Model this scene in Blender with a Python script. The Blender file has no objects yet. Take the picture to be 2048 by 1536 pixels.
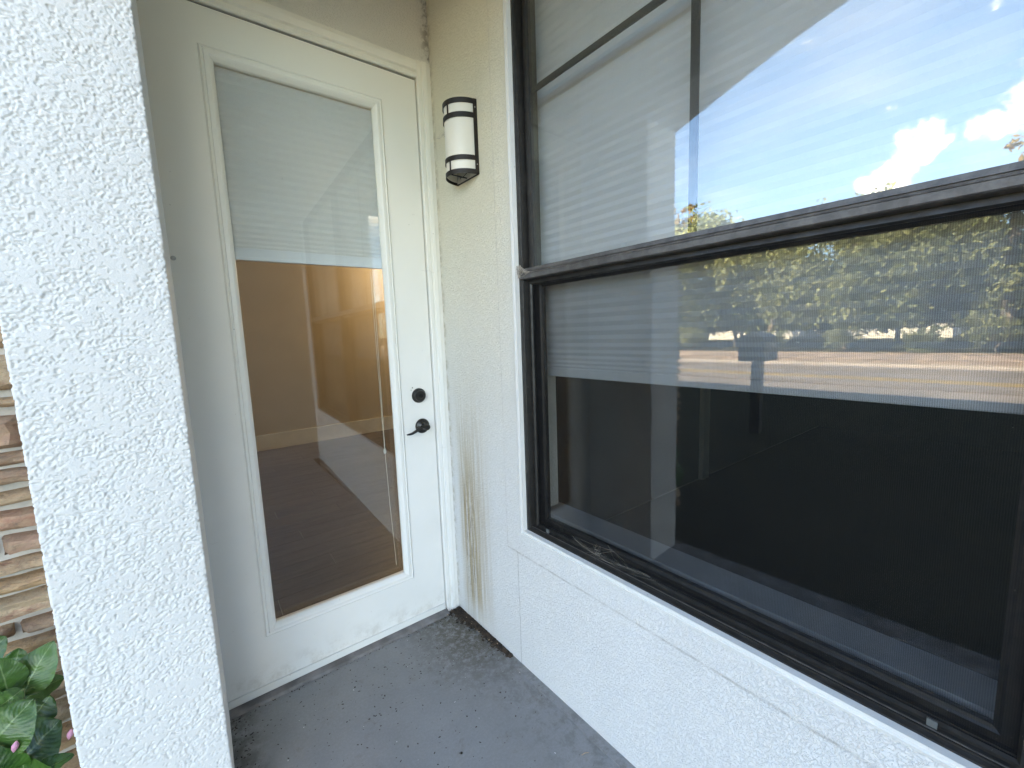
import bpy, bmesh, math, random
import numpy as np
from math import sin, cos, pi, radians
from mathutils import Vector, Matrix, noise as mnoise

S = bpy.context.scene
COL = S.collection
rnd = random.Random(7)

# ------------------------------------------------------------------ camera
cam_d = bpy.data.cameras.new('camera')
cam = bpy.data.objects.new('camera', cam_d); COL.objects.link(cam)
CR = Vector((0.79779451, -0.6019067, -0.03510339))
CU = Vector((0.10109207, 0.07614066, 0.99195917))
CF = Vector((0.59439407, 0.79492825, -0.1215926))
CP = Vector((-0.93085068, -1.75757444, 1.35893673))
m = Matrix((CR, CU, -CF)).transposed().to_4x4(); m.translation = CP
cam.matrix_world = m
cam_d.sensor_fit = 'HORIZONTAL'; cam_d.sensor_width = 36.0
cam_d.lens = 838.99 / 2048 * 36.0
cam_d.clip_start = 0.02; cam_d.clip_end = 2000
S.camera = cam

# ------------------------------------------------------------------ sun + sky
SUN_EL, SUN_AZ = radians(33), radians(24)          # azimuth measured from +x towards +y
sdir = Vector((cos(SUN_EL) * cos(SUN_AZ), cos(SUN_EL) * sin(SUN_AZ), sin(SUN_EL)))
sl = bpy.data.lights.new('sun', 'SUN'); sl.energy = 5.0; sl.angle = radians(0.5); sl.color = (1.0, 0.93, 0.82)
so = bpy.data.objects.new('sun', sl); COL.objects.link(so)
so.rotation_euler = sdir.to_track_quat('Z', 'Y').to_euler(); so.location = sdir * 30

w = bpy.data.worlds.new('World'); S.world = w; w.use_nodes = True
nt = w.node_tree; nt.nodes.clear()
def wn(t, **k):
    n = nt.nodes.new(t)
    for a, b in k.items(): setattr(n, a, b)
    return n
sky = wn('ShaderNodeTexSky', sky_type='NISHITA', sun_disc=False, sun_elevation=SUN_EL,
         sun_rotation=pi / 2 - SUN_AZ, altitude=30, air_density=0.72, dust_density=0.15, ozone_density=5.0)
bg = wn('ShaderNodeBackground'); bg.inputs['Strength'].default_value = 0.115
wo = wn('ShaderNodeOutputWorld')
tc = wn('ShaderNodeTexCoord')
nz = wn('ShaderNodeTexNoise'); nz.inputs['Scale'].default_value = 14; nz.inputs['Detail'].default_value = 9
nz.inputs['Roughness'].default_value = 0.62
nt.links.new(tc.outputs['Generated'], nz.inputs['Vector'])
prev = None
clouds = [(-.955, .150, .245, .040), (-.955, .128, .262, .042), (-.955, .105, .280, .030), (-.957, .175, .232, .022),
          (-.958, .032, .275, .030), (-.958, .010, .290, .034), (-.958, -.03, .30, .05), (-.94, -.22, .26, .09), (-.93, -.30, .22, .07),
          (-.6, -.7, .35, .14), (-.5, -.8, .32, .10), (-.2, -.92, .3, .13), (.3, -.9, .28, .12), (-.3, .9, .3, .12), (-.55, .75, .42, .08),
          (.7, -.6, .3, .14), (.8, .5, .2, .1), (-.3, -.3, .9, .12), (.2, -.5, .8, .1)]
for cx, cy, cz, cr in clouds:
    v = Vector((cx, cy, cz)).normalized()
    d = wn('ShaderNodeVectorMath', operation='DISTANCE'); d.inputs[1].default_value = v
    nt.links.new(tc.outputs['Generated'], d.inputs[0])
    mr = wn('ShaderNodeMapRange'); mr.inputs['From Min'].default_value = 0; mr.inputs['From Max'].default_value = cr * 1.5
    mr.inputs['To Min'].default_value = 1; mr.inputs['To Max'].default_value = 0
    nt.links.new(d.outputs['Value'], mr.inputs['Value'])
    if prev is None: prev = mr.outputs[0]
    else:
        mx = wn('ShaderNodeMath', operation='MAXIMUM'); nt.links.new(prev, mx.inputs[0]); nt.links.new(mr.outputs[0], mx.inputs[1]); prev = mx.outputs[0]
ad = wn('ShaderNodeMath', operation='MULTIPLY_ADD'); nt.links.new(nz.outputs['Fac'], ad.inputs[0]); ad.inputs[1].default_value = 2.6; nt.links.new(prev, ad.inputs[2])
cm = wn('ShaderNodeMapRange', interpolation_type='SMOOTHSTEP'); cm.inputs['From Min'].default_value = 1.62; cm.inputs['From Max'].default_value = 2.15
nt.links.new(ad.outputs[0], cm.inputs['Value'])
# thin high wisps everywhere
nz2 = wn('ShaderNodeTexNoise'); nz2.inputs['Scale'].default_value = 3.2; nz2.inputs['Detail'].default_value = 7
mp = wn('ShaderNodeMapping'); mp.inputs['Scale'].default_value = (1, 1, 3.2)
nt.links.new(tc.outputs['Generated'], mp.inputs['Vector']); nt.links.new(mp.outputs[0], nz2.inputs['Vector'])
wr = wn('ShaderNodeMapRange'); wr.inputs['From Min'].default_value = 0.52; wr.inputs['From Max'].default_value = 0.85
wr.inputs['To Max'].default_value = 0.12
nt.links.new(nz2.outputs['Fac'], wr.inputs['Value'])
cmx = wn('ShaderNodeMath', operation='MAXIMUM'); nt.links.new(cm.outputs[0], cmx.inputs[0]); nt.links.new(wr.outputs[0], cmx.inputs[1])
mixc = wn('ShaderNodeMixRGB'); mixc.inputs[2].default_value = (8.6, 8.3, 8.1, 1)
nt.links.new(cmx.outputs[0], mixc.inputs[0]); nt.links.new(sky.outputs[0], mixc.inputs[1])
nt.links.new(mixc.outputs[0], bg.inputs['Color']); nt.links.new(bg.outputs[0], wo.inputs[0])

S.view_settings.view_transform = 'Standard'
try: S.view_settings.look = 'None'
except Exception: pass
S.view_settings.gamma = 1; S.view_settings.use_curve_mapping = False
S.view_settings.exposure = 3.72
try:
    S.view_settings.use_white_balance = True; S.view_settings.white_balance_temperature = 8900; S.view_settings.white_balance_tint = 6
except Exception: pass
S.cycles.use_denoising = True
S.cycles.max_bounces = 10; S.cycles.transparent_max_bounces = 16
S.cycles.sample_clamp_indirect = 6

# ------------------------------------------------------------------ constants of the place
PHI = 0.0293098
TD = Vector((sin(PHI), -cos(PHI), 0)); ND = Vector((cos(PHI), sin(PHI), 0))
def W(s, d, z): return TD * s + ND * d + Vector((0, 0, z))
XC1, XC2, YC = -0.967, -1.245, -0.428      # stucco column: inner side, outer side, front face
ZC = 2.80                                  # porch ceiling
YE = -3.40                                 # end of the porch
GZ = -0.15                                 # lawn level

# ------------------------------------------------------------------ helpers
class MB:
    def __init__(s): s.v = []; s.f = []
    def add(s, vs, fs):
        o = len(s.v); s.v += [tuple(x) for x in vs]; s.f += [tuple(i + o for i in f) for f in fs]; return s
    def box(s, x0, x1, y0, y1, z0, z1):
        if x0 > x1: x0, x1 = x1, x0
        if y0 > y1: y0, y1 = y1, y0
        if z0 > z1: z0, z1 = z1, z0
        return s.add([(x, y, z) for z in (z0, z1) for y in (y0, y1) for x in (x0, x1)],
                     [(0, 2, 3, 1), (4, 5, 7, 6), (0, 1, 5, 4), (2, 6, 7, 3), (0, 4, 6, 2), (1, 3, 7, 5)])
    def ring(s, x0, x1, z0, z1, prof, out=-1):
        """mitred picture-frame moulding in the xz plane; prof = [(inset, y)...] as one closed section"""
        n = len(prof); vs = []
        for (i, y) in prof:
            vs += [(x0 + i, y, z0 + i), (x1 - i, y, z0 + i), (x1 - i, y, z1 - i), (x0 + i, y, z1 - i)]
        fs = []
        for k in range(n):
            k2 = (k + 1) % n
            for c in range(4):
                c2 = (c + 1) % 4
                fs.append((k * 4 + c, k2 * 4 + c, k2 * 4 + c2, k * 4 + c2))
        return s.add(vs, fs)
    def prism(s, pts, fn, a, b):
        """pts 2D closed outline, fn(p, t) -> 3D"""
        n = len(pts); vs = [fn(p, a) for p in pts] + [fn(p, b) for p in pts]
        fs = [tuple(range(n))[::-1], tuple(range(n, 2 * n))] + [(i, (i + 1) % n, n + (i + 1) % n, n + i) for i in range(n)]
        return s.add(vs, fs)
    def tube(s, pts, r, k=8, cap=True):
        pts = [Vector(p) for p in pts]; n = len(pts)
        rs = r if isinstance(r, (list, tuple)) else [r] * n
        t0 = (pts[1] - pts[0]).normalized(); up = Vector((0, 0, 1)) if abs(t0.z) < .9 else Vector((1, 0, 0))
        a = t0.cross(up).normalized(); vs = []
        for i, p in enumerate(pts):
            t = (pts[min(i + 1, n - 1)] - pts[max(i - 1, 0)])
            if t.length > 1e-9: t.normalize()
            a = (a - t * a.dot(t));
            if a.length < 1e-6: a = t.orthogonal()
            a.normalize(); b = t.cross(a)
            vs += [p + (a * cos(2 * pi * j / k) + b * sin(2 * pi * j / k)) * rs[i] for j in range(k)]
        fs = [(i * k + j, i * k + (j + 1) % k, (i + 1) * k + (j + 1) % k, (i + 1) * k + j) for i in range(n - 1) for j in range(k)]
        if cap: fs += [tuple(range(k))[::-1], tuple((n - 1) * k + j for j in range(k))]
        return s.add(vs, fs)
    def lathe(s, prof, c, axis=(0, -1, 0), k=32):
        """prof [(r, h)...] turned round axis at c"""
        ax = Vector(axis).normalized(); a = ax.orthogonal().normalized(); b = ax.cross(a); c = Vector(c); n = len(prof)
        vs = [c + ax * h + (a * cos(2 * pi * j / k) + b * sin(2 * pi * j / k)) * r for r, h in prof for j in range(k)]
        fs = [(i * k + j, i * k + (j + 1) % k, (i + 1) * k + (j + 1) % k, (i + 1) * k + j) for i in range(n - 1) for j in range(k)]
        fs += [tuple(range(k))[::-1], tuple((n - 1) * k + j for j in range(k))]
        return s.add(vs, fs)
    def mesh(s, name, off=(0, 0, 0)):
        me = bpy.data.meshes.new(name)
        o = Vector(off)
        me.from_pydata([tuple(Vector(v) - o) for v in s.v], [], s.f); me.update()
        bm = bmesh.new(); bm.from_mesh(me); bmesh.ops.recalc_face_normals(bm, faces=bm.faces); bm.to_mesh(me); bm.free()
        return me

OFF = {}
def thing(name, label=None, cat=None, base=(0, 0, 0), wall=False, group=None, kind=None):
    o = bpy.data.objects.new(name, None); COL.objects.link(o); o.empty_display_size = .1
    b = Vector(base); OFF[o] = b
    if wall:
        o.rotation_euler = (0, 0, PHI - pi / 2); o.location = W(b.x, b.y, b.z)
    else: o.location = b
    tag(o, label, cat, group, kind); return o
def tag(o, label=None, cat=None, group=None, kind=None):
    if label: o['label'] = label
    if cat: o['category'] = cat
    if group: o['group'] = group
    if kind: o['kind'] = kind
    return o
def part(mb, name, mat, parent=None, smooth=False, bevel=0, **kw):
    root = parent
    while root is not None and root not in OFF: root = root.parent
    off = OFF.get(root, Vector((0, 0, 0)))
    me = mb.mesh(name, off); me.materials.append(mat)
    if bevel:
        bm = bmesh.new(); bm.from_mesh(me)
        es = [e for e in bm.edges if len(e.link_faces) == 2 and e.calc_face_angle(0) > .6]
        bmesh.ops.bevel(bm, geom=es, offset=bevel, segments=2, profile=.6, affect='EDGES'); bm.to_mesh(me); bm.free()
    if smooth:
        for p in me.polygons: p.use_smooth = True
        try: me.set_sharp_from_angle(angle=radians(40))
        except Exception: pass
    o = bpy.data.objects.new(name, me); COL.objects.link(o)
    if parent is not None: o.parent = parent
    tag(o, **kw); return o

# ------------------------------------------------------------------ materials
class NT:
    def __init__(s, name):
        s.m = bpy.data.materials.new(name); s.m.use_nodes = True; s.t = s.m.node_tree; s.t.nodes.clear()
        s.out = s.n('ShaderNodeOutputMaterial')
    def n(s, t, **k):
        n = s.t.nodes.new(t)
        for a, b in k.items():
            if a == 'ins':
                for i, v in b.items(): n.inputs[i].default_value = v
            else: setattr(n, a, b)
        return n
    def l(s, a, b): s.t.links.new(a, b)
    def pos(s):
        return s.n('ShaderNodeNewGeometry').outputs['Position']
    def noise(s, vec, scale, detail=4, rough=.5, dist=0, sc=None):
        if sc:
            mp = s.n('ShaderNodeMapping'); mp.inputs['Scale'].default_value = sc; s.l(vec, mp.inputs['Vector']); vec = mp.outputs[0]
        n = s.n('ShaderNodeTexNoise', ins={'Scale': scale, 'Detail': detail, 'Roughness': rough, 'Distortion': dist}); s.l(vec, n.inputs['Vector']); return n.outputs['Fac']
    def ramp(s, f, a, b, lo=0, hi=1, smooth=True):
        n = s.n('ShaderNodeMapRange', interpolation_type='SMOOTHSTEP' if smooth else 'LINEAR')
        n.inputs['From Min'].default_value = a; n.inputs['From Max'].default_value = b
        n.inputs['To Min'].default_value = lo; n.inputs['To Max'].default_value = hi; s.l(f, n.inputs['Value']); return n.outputs[0]
    def math(s, op, a, b=None, c=None):
        n = s.n('ShaderNodeMath', operation=op)
        for i, v in enumerate((a, b, c)):
            if v is None: continue
            if isinstance(v, (int, float)): n.inputs[i].default_value = v
            else: s.l(v, n.inputs[i])
        return n.outputs[0]
    def mix(s, f, a, b):
        n = s.n('ShaderNodeMixRGB')
        for i, v in ((0, f), (1, a), (2, b)):
            if isinstance(v, (int, float)): n.inputs[i].default_value = v
            elif isinstance(v, tuple): n.inputs[i].default_value = (*v[:3], 1)
            else: s.l(v, n.inputs[i])
        return n.outputs[0]
    def bump(s, h, strength, dist, nrm=None):
        n = s.n('ShaderNodeBump', ins={'Strength': strength, 'Distance': dist}); s.l(h, n.inputs['Height'])
        if nrm is not None: s.l(nrm, n.inputs['Normal'])
        return n.outputs[0]
    def bsdf(s, color, rough=.5, nrm=None, spec=.5, metal=0, trans=None):
        n = s.n('ShaderNodeBsdfPrincipled')
        for k, v in (('Base Color', color), ('Roughness', rough)):
            if isinstance(v, (int, float)): n.inputs[k].default_value = v
            elif isinstance(v, tuple): n.inputs[k].default_value = (*v[:3], 1)
            else: s.l(v, n.inputs[k])
        n.inputs['Specular IOR Level'].default_value = spec; n.inputs['Metallic'].default_value = metal
        if nrm is not None: s.l(nrm, n.inputs['Normal'])
        s.l(n.outputs[0], s.out.inputs['Surface']); return n
    def sep(s, v):
        n = s.n('ShaderNodeSeparateXYZ'); s.l(v, n.inputs[0]); return n.outputs

def simple(name, col, rough=.5, bumpscale=0, bumpd=.0005, var=.06, vscale=6, spec=.5, metal=0, speck=0):
    k = NT(name); p = k.pos()
    f = k.noise(p, vscale, 5, .6)
    c = k.mix(k.ramp(f, .3, .7), tuple(x * (1 - var) for x in col), tuple(min(1, x * (1 + var)) for x in col))
    if speck:
        c = k.mix(k.ramp(k.noise(p, 90, 3, .6), .70, .76, 0, speck), c, (.12, .10, .07))
    nr = k.bump(k.noise(p, bumpscale, 3, .6), .6, bumpd) if bumpscale else None
    k.bsdf(c, rough, nr, spec, metal); return k.m

def stucco_mat(name, base, kind):
    k = NT(name); p = k.pos(); s = k.sep(p)
    big = k.noise(p, 2.3, 5, .6)
    c = k.mix(k.ramp(big, .3, .7), tuple(x * .955 for x in base), base)
    # scattered grime specks
    sp = k.ramp(k.noise(p, 75, 4, .7), .715, .76, 0, .55)
    c = k.mix(sp, c, (.30, .27, .20))
    if kind == 'column':
        nr = k.bump(k.noise(p, 260, 4, .65), .6, .0014)
        k.bsdf(c, .62, nr, .4); return k.m
    # worm-like orange-peel texture of the sprayed wall
    n1 = k.noise(p, 145, 3, .6, .7); n2 = k.noise(p, 300, 2, .5)
    h = k.math('ADD', k.ramp(n1, .44, .58), k.math('MULTIPLY', n2, .4))
    nr = k.bump(h, .9, .0016)
    if kind == 'window':
        # distance along the wall from the corner
        st = k.math('SUBTRACT', k.math('MULTIPLY', s[0], sin(PHI)), k.math('MULTIPLY', s[1], cos(PHI)))
        zz = s[2]
        # rusty brown runs down the wall beside the corner
        cb = k.n('ShaderNodeCombineXYZ'); k.l(st, cb.inputs[0]); k.l(zz, cb.inputs[2])
        runs = k.noise(cb.outputs[0], 1, 6, .62, 0, (62, 1, 2.2))
        fine = k.noise(cb.outputs[0], 1, 7, .78, 0, (250, 1, 13))
        band = k.math('MULTIPLY', k.ramp(st, .045, .10), k.ramp(st, .36, .16))
        core = k.math('MULTIPLY', k.ramp(st, .085, .115), k.ramp(st, .215, .160))
        fall = k.math('MULTIPLY', k.ramp(zz, 1.35, .5), k.ramp(zz, .02, .16, .35, 1))
        m1 = k.math('MULTIPLY', k.math('MULTIPLY', band, fall), k.ramp(runs, .33, .60, .2, 1))
        c = k.mix(m1, c, (.46, .37, .24))
        m2 = k.math('MULTIPLY', k.math('MULTIPLY', core, k.ramp(zz, .85, .55)), k.ramp(fine, .49, .60, 0, .85))
        c = k.mix(k.math('MULTIPLY', m2, k.ramp(zz, .06, .22)), c, (.12, .08, .042))
        m3 = k.math('MULTIPLY', k.math('MULTIPLY', band, k.ramp(zz, .9, .3)), k.ramp(fine, .62, .68, 0, .6))
        c = k.mix(m3, c, (.28, .24, .20))
        # warm bounce light painted as a cream tint on the upper wall
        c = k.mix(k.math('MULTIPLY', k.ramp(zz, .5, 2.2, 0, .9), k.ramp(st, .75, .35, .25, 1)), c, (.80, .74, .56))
        # grime collected round the lamp bracket and along the corner
        c = k.mix(k.math('MULTIPLY', k.ramp(st, .035, .0, 0, .6), k.ramp(k.noise(p, 26, 5, .7), .42, .62)), c, (.42, .36, .25))
        jag = k.math('MULTIPLY', k.math('SUBTRACT', k.noise(p, 22, 4), .5), .006)  # broken darker line along the lower and left edges of the raised band
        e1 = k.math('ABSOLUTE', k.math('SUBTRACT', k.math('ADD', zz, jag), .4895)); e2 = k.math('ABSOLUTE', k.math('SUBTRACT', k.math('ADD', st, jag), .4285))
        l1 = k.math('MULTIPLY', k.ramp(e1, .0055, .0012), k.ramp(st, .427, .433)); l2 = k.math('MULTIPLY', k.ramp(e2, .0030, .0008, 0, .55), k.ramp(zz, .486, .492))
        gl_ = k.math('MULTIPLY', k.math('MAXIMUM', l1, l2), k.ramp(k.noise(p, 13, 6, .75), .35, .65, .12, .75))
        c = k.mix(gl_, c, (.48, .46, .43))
        # hairline crack
        w_ = k.math('ABSOLUTE', k.math('SUBTRACT', k.math('ADD', st, k.math('MULTIPLY', k.math('SUBTRACT', k.noise(p, 14, 3), .5), .012)), .4925))
        c = k.mix(k.math('MULTIPLY', k.ramp(w_, .0016, .0004), k.ramp(zz, .492, .484, 0, .75)), c, (.22, .21, .19))
    if kind == 'door':
        c = k.mix(k.ramp(s[2], 1.8, 2.6, 0, .5), c, (.76, .70, .54))  # cream tint towards the top stands in for warm bounced light
        c = k.mix(k.math('MULTIPLY', k.ramp(s[0], -.05, .0, 0, .7), k.ramp(k.noise(p, 30, 5, .7), .45, .6)), c, (.25, .21, .14))
    k.bsdf(c, .6, nr, .4); return k.m

WHITE = (.80, .80, .785)
M = {}
M['ceilp'] = simple('cream_ceiling', (.82, .79, .68), .7, 90, .002)
M['column'] = stucco_mat('column_stucco', (.73, .73, .725), 'column')
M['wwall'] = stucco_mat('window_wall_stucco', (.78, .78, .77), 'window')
M['dwall'] = stucco_mat('door_wall_stucco', (.84, .83, .79), 'door')
M['stucco'] = stucco_mat('plain_stucco', (.80, .79, .76), 'plain')
def door_paint():
    k = NT('door_paint'); p = k.pos(); s = k.sep(p)
    c = k.mix(k.ramp(k.noise(p, 3, 5, .6), .3, .7), (.83, .825, .80), (.86, .855, .835))
    c = k.mix(k.ramp(s[2], .7, 2.4, 0, .85), c, (.86, .815, .68))                       # warm bounced light put into the paint colour higher up
    c = k.mix(k.ramp(k.noise(p, 60, 3, .75), .735, .75, 0, .75), c, (.16, .13, .09))      # specks
    c = k.mix(k.math('MULTIPLY', k.ramp(s[2], .16, .03, 0, .5), k.ramp(k.noise(p, 18, 6, .7), .42, .7)), c, (.50, .46, .40))
    c = k.mix(k.ramp(k.noise(p, 1, 7, .8, .3, (7, 7, 22)), .64, .70, 0, .35), c, (.55, .52, .46))
    nr = k.bump(k.noise(p, 160, 3, .6, 0, (1, 1, .35)), .25, .0006)
    k.bsdf(c, k.ramp(k.noise(p, 8, 3), .3, .7, .34, .46), nr, .5); return k.m
M['door'] = door_paint()
M['trim'] = simple('white_trim', (.80, .80, .78), .38, 120, .0003, .03, 5, speck=.35)
M['trimgrey'] = simple('window_bead', (.66, .66, .65), .4, 120, .0003, .05, 9)
def bronze():
    k = NT('dark_bronze_aluminium'); p = k.pos()
    c = k.mix(k.ramp(k.noise(p, 26, 6, .65), .35, .7), (.009, .0085, .008), (.017, .015, .014))
    d = k.ramp(k.noise(p, 11, 6, .7, .4), .50, .72, 0, .55)
    c = k.mix(d, c, (.045, .041, .036))
    c = k.mix(k.ramp(k.noise(p, 140, 2, .7), .71, .75, 0, .5), c, (.22, .20, .18))
    k.bsdf(c, k.ramp(k.noise(p, 40, 4), .3, .7, .36, .6), k.bump(k.noise(p, 200, 3), .3, .0002), .5, .0); return k.m
M['bronze'] = bronze()
def rail_mat():
    k = NT('weathered_rail'); p = k.pos()
    c = k.mix(k.ramp(k.noise(p, 30, 6, .7, .3), .35, .7), (.060, .056, .055), (.120, .114, .111))
    c = k.mix(k.ramp(k.noise(p, 9, 5, .7), .55, .75, 0, .6), c, (.14, .13, .12))
    k.bsdf(c, .42, k.bump(k.noise(p, 150, 3), .3, .0003), .5); return k.m
M['rail'] = rail_mat()
M['black'] = simple('oil_rubbed_bronze', (.010, .009, .008), .32, 0, 0, .2, 40)
M['lampiron'] = simple('lamp_iron', (.012, .008, .0055), .55, 260, .0003, .3, 60)
M['lampwhite'] = simple('lamp_diffuser', (.80, .76, .66), .35, 0, 0, .02, 10)
M['lampinner'] = simple('lamp_inner', (.62, .60, .54), .45, 0, 0, .12, 20)
M['metal'] = simple('dull_zinc', (.45, .44, .42), .4, 0, 0, .2, 40, metal=.8)
M['blackrubber'] = simple('black_rubber', (.02, .02, .02), .7)

def glass_mat(name, f0, tint=(1, 1, 1), dirt=.0, wav=.0):
    k = NT(name); g = k.n('ShaderNodeNewGeometry')
    d = k.n('ShaderNodeVectorMath', operation='DOT_PRODUCT'); k.l(g.outputs['Incoming'], d.inputs[0]); k.l(g.outputs['Normal'], d.inputs[1])
    c = k.math('ABSOLUTE', d.outputs['Value'])
    f = k.math('ADD', k.math('MULTIPLY', k.math('POWER', k.math('SUBTRACT', 1, c), 5), 1 - f0), f0)
    tr = k.n('ShaderNodeBsdfTransparent'); tr.inputs[0].default_value = (*tint, 1)
    gl = k.n('ShaderNodeBsdfGlossy'); gl.inputs['Roughness'].default_value = 0.0
    gl.inputs[0].default_value = (1, 1, 1, 1)
    if wav:
        nr = k.bump(k.noise(g.outputs['Position'], 2.2, 1, .3), .05, wav); k.l(nr, gl.inputs['Normal'])
    mx = k.n('ShaderNodeMixShader'); k.l(f, mx.inputs[0]); k.l(tr.outputs[0], mx.inputs[1]); k.l(gl.outputs[0], mx.inputs[2])
    res = mx.outputs[0]
    if dirt:
        df = k.n('ShaderNodeBsdfDiffuse'); df.inputs[0].default_value = (.55, .53, .49, 1)
        p = g.outputs['Position']
        sp = k.ramp(k.noise(p, 48, 4, .7), .735, .77, 0, .55)
        film = k.ramp(k.noise(p, 3.5, 6, .65), .4, .8, dirt * .3, dirt)
        a = k.math('MAXIMUM', sp, film)
        m2 = k.n('ShaderNodeMixShader'); k.l(a, m2.inputs[0]); k.l(res, m2.inputs[1]); k.l(df.outputs[0], m2.inputs[2]); res = m2.outputs[0]
    k.l(res, k.out.inputs['Surface']); return k.m
M['glass'] = glass_mat('window_glass', .10, (.93, .95, .95), .005, 0)
M['dglass'] = glass_mat('door_glass', .045, (.95, .96, .95), .006, .004)
def screen_mat():
    k = NT('insect_mesh'); p = k.pos(); s = k.sep(p)
    st = k.math('SUBTRACT', k.math('MULTIPLY', s[0], sin(PHI)), k.math('MULTIPLY', s[1], cos(PHI)))
    wv = k.math('SINE', k.math('MULTIPLY', st, 2 * pi / .0030))
    wz = k.math('SINE', k.math('MULTIPLY', s[2], 2 * pi / .0030))
    cov = k.math('ADD', .34, k.math('ADD', k.math('MULTIPLY', wv, .075), k.math('MULTIPLY', wz, .015)))
    cov = k.math('ADD', cov, k.ramp(k.noise(p, 5, 5, .6), .3, .8, -.03, .03))
    tr = k.n('ShaderNodeBsdfTransparent'); df = k.n('ShaderNodeBsdfDiffuse'); df.inputs[0].default_value = (.013, .013, .014, 1)
    mx = k.n('ShaderNodeMixShader'); k.l(cov, mx.inputs[0]); k.l(tr.outputs[0], mx.inputs[1]); k.l(df.outputs[0], mx.inputs[2])
    k.l(mx.outputs[0], k.out.inputs['Surface']); return k.m
M['screen'] = screen_mat()
def blind_mat(name, col):
    k = NT(name)
    p = k.pos()
    c = k.mix(k.ramp(k.noise(p, 300, 2, .5), .3, .7), tuple(x * .96 for x in col), col)
    b = k.n('ShaderNodeBsdfDiffuse'); k.l(c, b.inputs[0]); t = k.n('ShaderNodeBsdfTranslucent'); k.l(c, t.inputs[0])
    mx = k.n('ShaderNodeMixShader'); mx.inputs[0].default_value = .2
    k.l(b.outputs[0], mx.inputs[1]); k.l(t.outputs[0], mx.inputs[2]); k.l(mx.outputs[0], k.out.inputs['Surface']); return k.m
M['blind'] = blind_mat('blind_fabric', (.66, .67, .70))
M['dblind'] = blind_mat('door_blind_fabric', (.80, .80, .78))

def concrete():
    k = NT('painted_concrete'); p = k.pos(); s = k.sep(p)
    c = k.mix(k.ramp(k.noise(p, 3.2, 6, .6), .3, .7), (.25, .253, .260), (.30, .302, .308))
    c = k.mix(k.ramp(k.noise(p, 9, 8, .76, .2), .56, .70, 0, .6), c, (.18, .155, .135))            # rusty smears
    c = k.mix(k.ramp(k.noise(p, 5.1, 4, .6, .3), .60, .72, 0, .35), c, (.25, .25, .245))             # worn patches
    # dirt that has gathered towards the inner corner and along the window wall
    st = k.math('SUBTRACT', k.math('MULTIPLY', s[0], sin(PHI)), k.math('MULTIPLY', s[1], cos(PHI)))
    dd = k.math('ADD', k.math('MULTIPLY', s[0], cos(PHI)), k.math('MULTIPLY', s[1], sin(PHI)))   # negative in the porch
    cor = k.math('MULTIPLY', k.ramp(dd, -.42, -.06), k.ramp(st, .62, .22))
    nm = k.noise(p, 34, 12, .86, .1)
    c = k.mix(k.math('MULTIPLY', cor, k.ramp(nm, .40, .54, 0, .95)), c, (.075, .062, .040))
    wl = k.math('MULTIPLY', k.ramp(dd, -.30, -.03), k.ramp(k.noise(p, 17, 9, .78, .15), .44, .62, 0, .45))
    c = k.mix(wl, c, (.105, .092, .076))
    c = k.mix(k.math('MULTIPLY', k.ramp(k.noise(p, 44, 6, .75), .60, .68), k.math('MULTIPLY', cor, .7)), c, (.36, .36, .34))
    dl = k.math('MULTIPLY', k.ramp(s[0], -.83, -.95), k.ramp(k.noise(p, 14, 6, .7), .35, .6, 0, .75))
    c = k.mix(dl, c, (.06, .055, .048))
    c = k.mix(k.ramp(k.noise(p, 110, 8, .85), .40, .66, .22, 0), c, (.10, .09, .08))
    c = k.mix(k.ramp(k.noise(p, 70, 3, .7), .69, .72, 0, .9), c, (.05, .04, .03))
    c = k.mix(k.ramp(k.noise(p, 52, 2, .8), .775, .785, 0, .8), c, (.5, .5, .5))
    nr = k.bump(k.noise(p, 90, 5, .65), .5, .0012, k.bump(k.noise(p, 6, 4, .6), .4, .004))
    k.bsdf(c, k.ramp(k.noise(p, 7, 5, .6), .3, .75, .42, .72), nr, .45); return k.m
M['concrete'] = concrete()

# =================================================================== SETTING: ground, road
def sheet(name, x0, x1, y0, y1, z, mat, nx=1, ny=1, amp=0):
    mb = MB(); vs = []
    for j in range(ny + 1):
        for i in range(nx + 1):
            x = x0 + (x1 - x0) * i / nx; y = y0 + (y1 - y0) * j / ny
            vs.append((x, y, z + (amp * mnoise.noise(Vector((x * .3, y * .3, 0))) if amp else 0)))
    mb.add(vs, [(j * (nx + 1) + i, j * (nx + 1) + i + 1, (j + 1) * (nx + 1) + i + 1, (j + 1) * (nx + 1) + i) for j in range(ny) for i in range(nx)])
    return part(mb, name, mat, kind='structure')
def lawn_mat():
    k = NT('lawn_grass'); p = k.pos()
    c = k.mix(k.ramp(k.noise(p, 1.4, 6, .65), .35, .7), (.028, .034, .016), (.060, .058, .030))
    c = k.mix(k.ramp(k.noise(p, 40, 4, .7), .45, .65, 0, .6), c, (.09, .075, .045))
    k.bsdf(c, .85, k.bump(k.noise(p, 55, 4, .7), 1, .03), .2); return k.m
M['lawn'] = lawn_mat()
def asphalt_mat():
    k = NT('asphalt'); p = k.pos()
    c = k.mix(k.ramp(k.noise(p, .8, 6, .6), .3, .7), (.22, .19, .175), (.33, .28, .255))
    c = k.mix(k.ramp(k.noise(p, 60, 3, .7), .4, .7, 0, .5), c, (.13, .12, .115))
    k.bsdf(c, .85, k.bump(k.noise(p, 120, 3), .5, .004), .3); return k.m
M['asphalt'] = asphalt_mat()
M['litter'] = simple('dry_leaf_litter', (.40, .30, .24), .9, 12, .06, .45, 1.6)
M['kerb'] = simple('kerb_concrete', (.36, .31, .28), .8, 60, .003, .15, 3)
M['yellow'] = simple('yellow_road_paint', (.75, .50, .05), .7, 0, 0, .1, 6)
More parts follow.
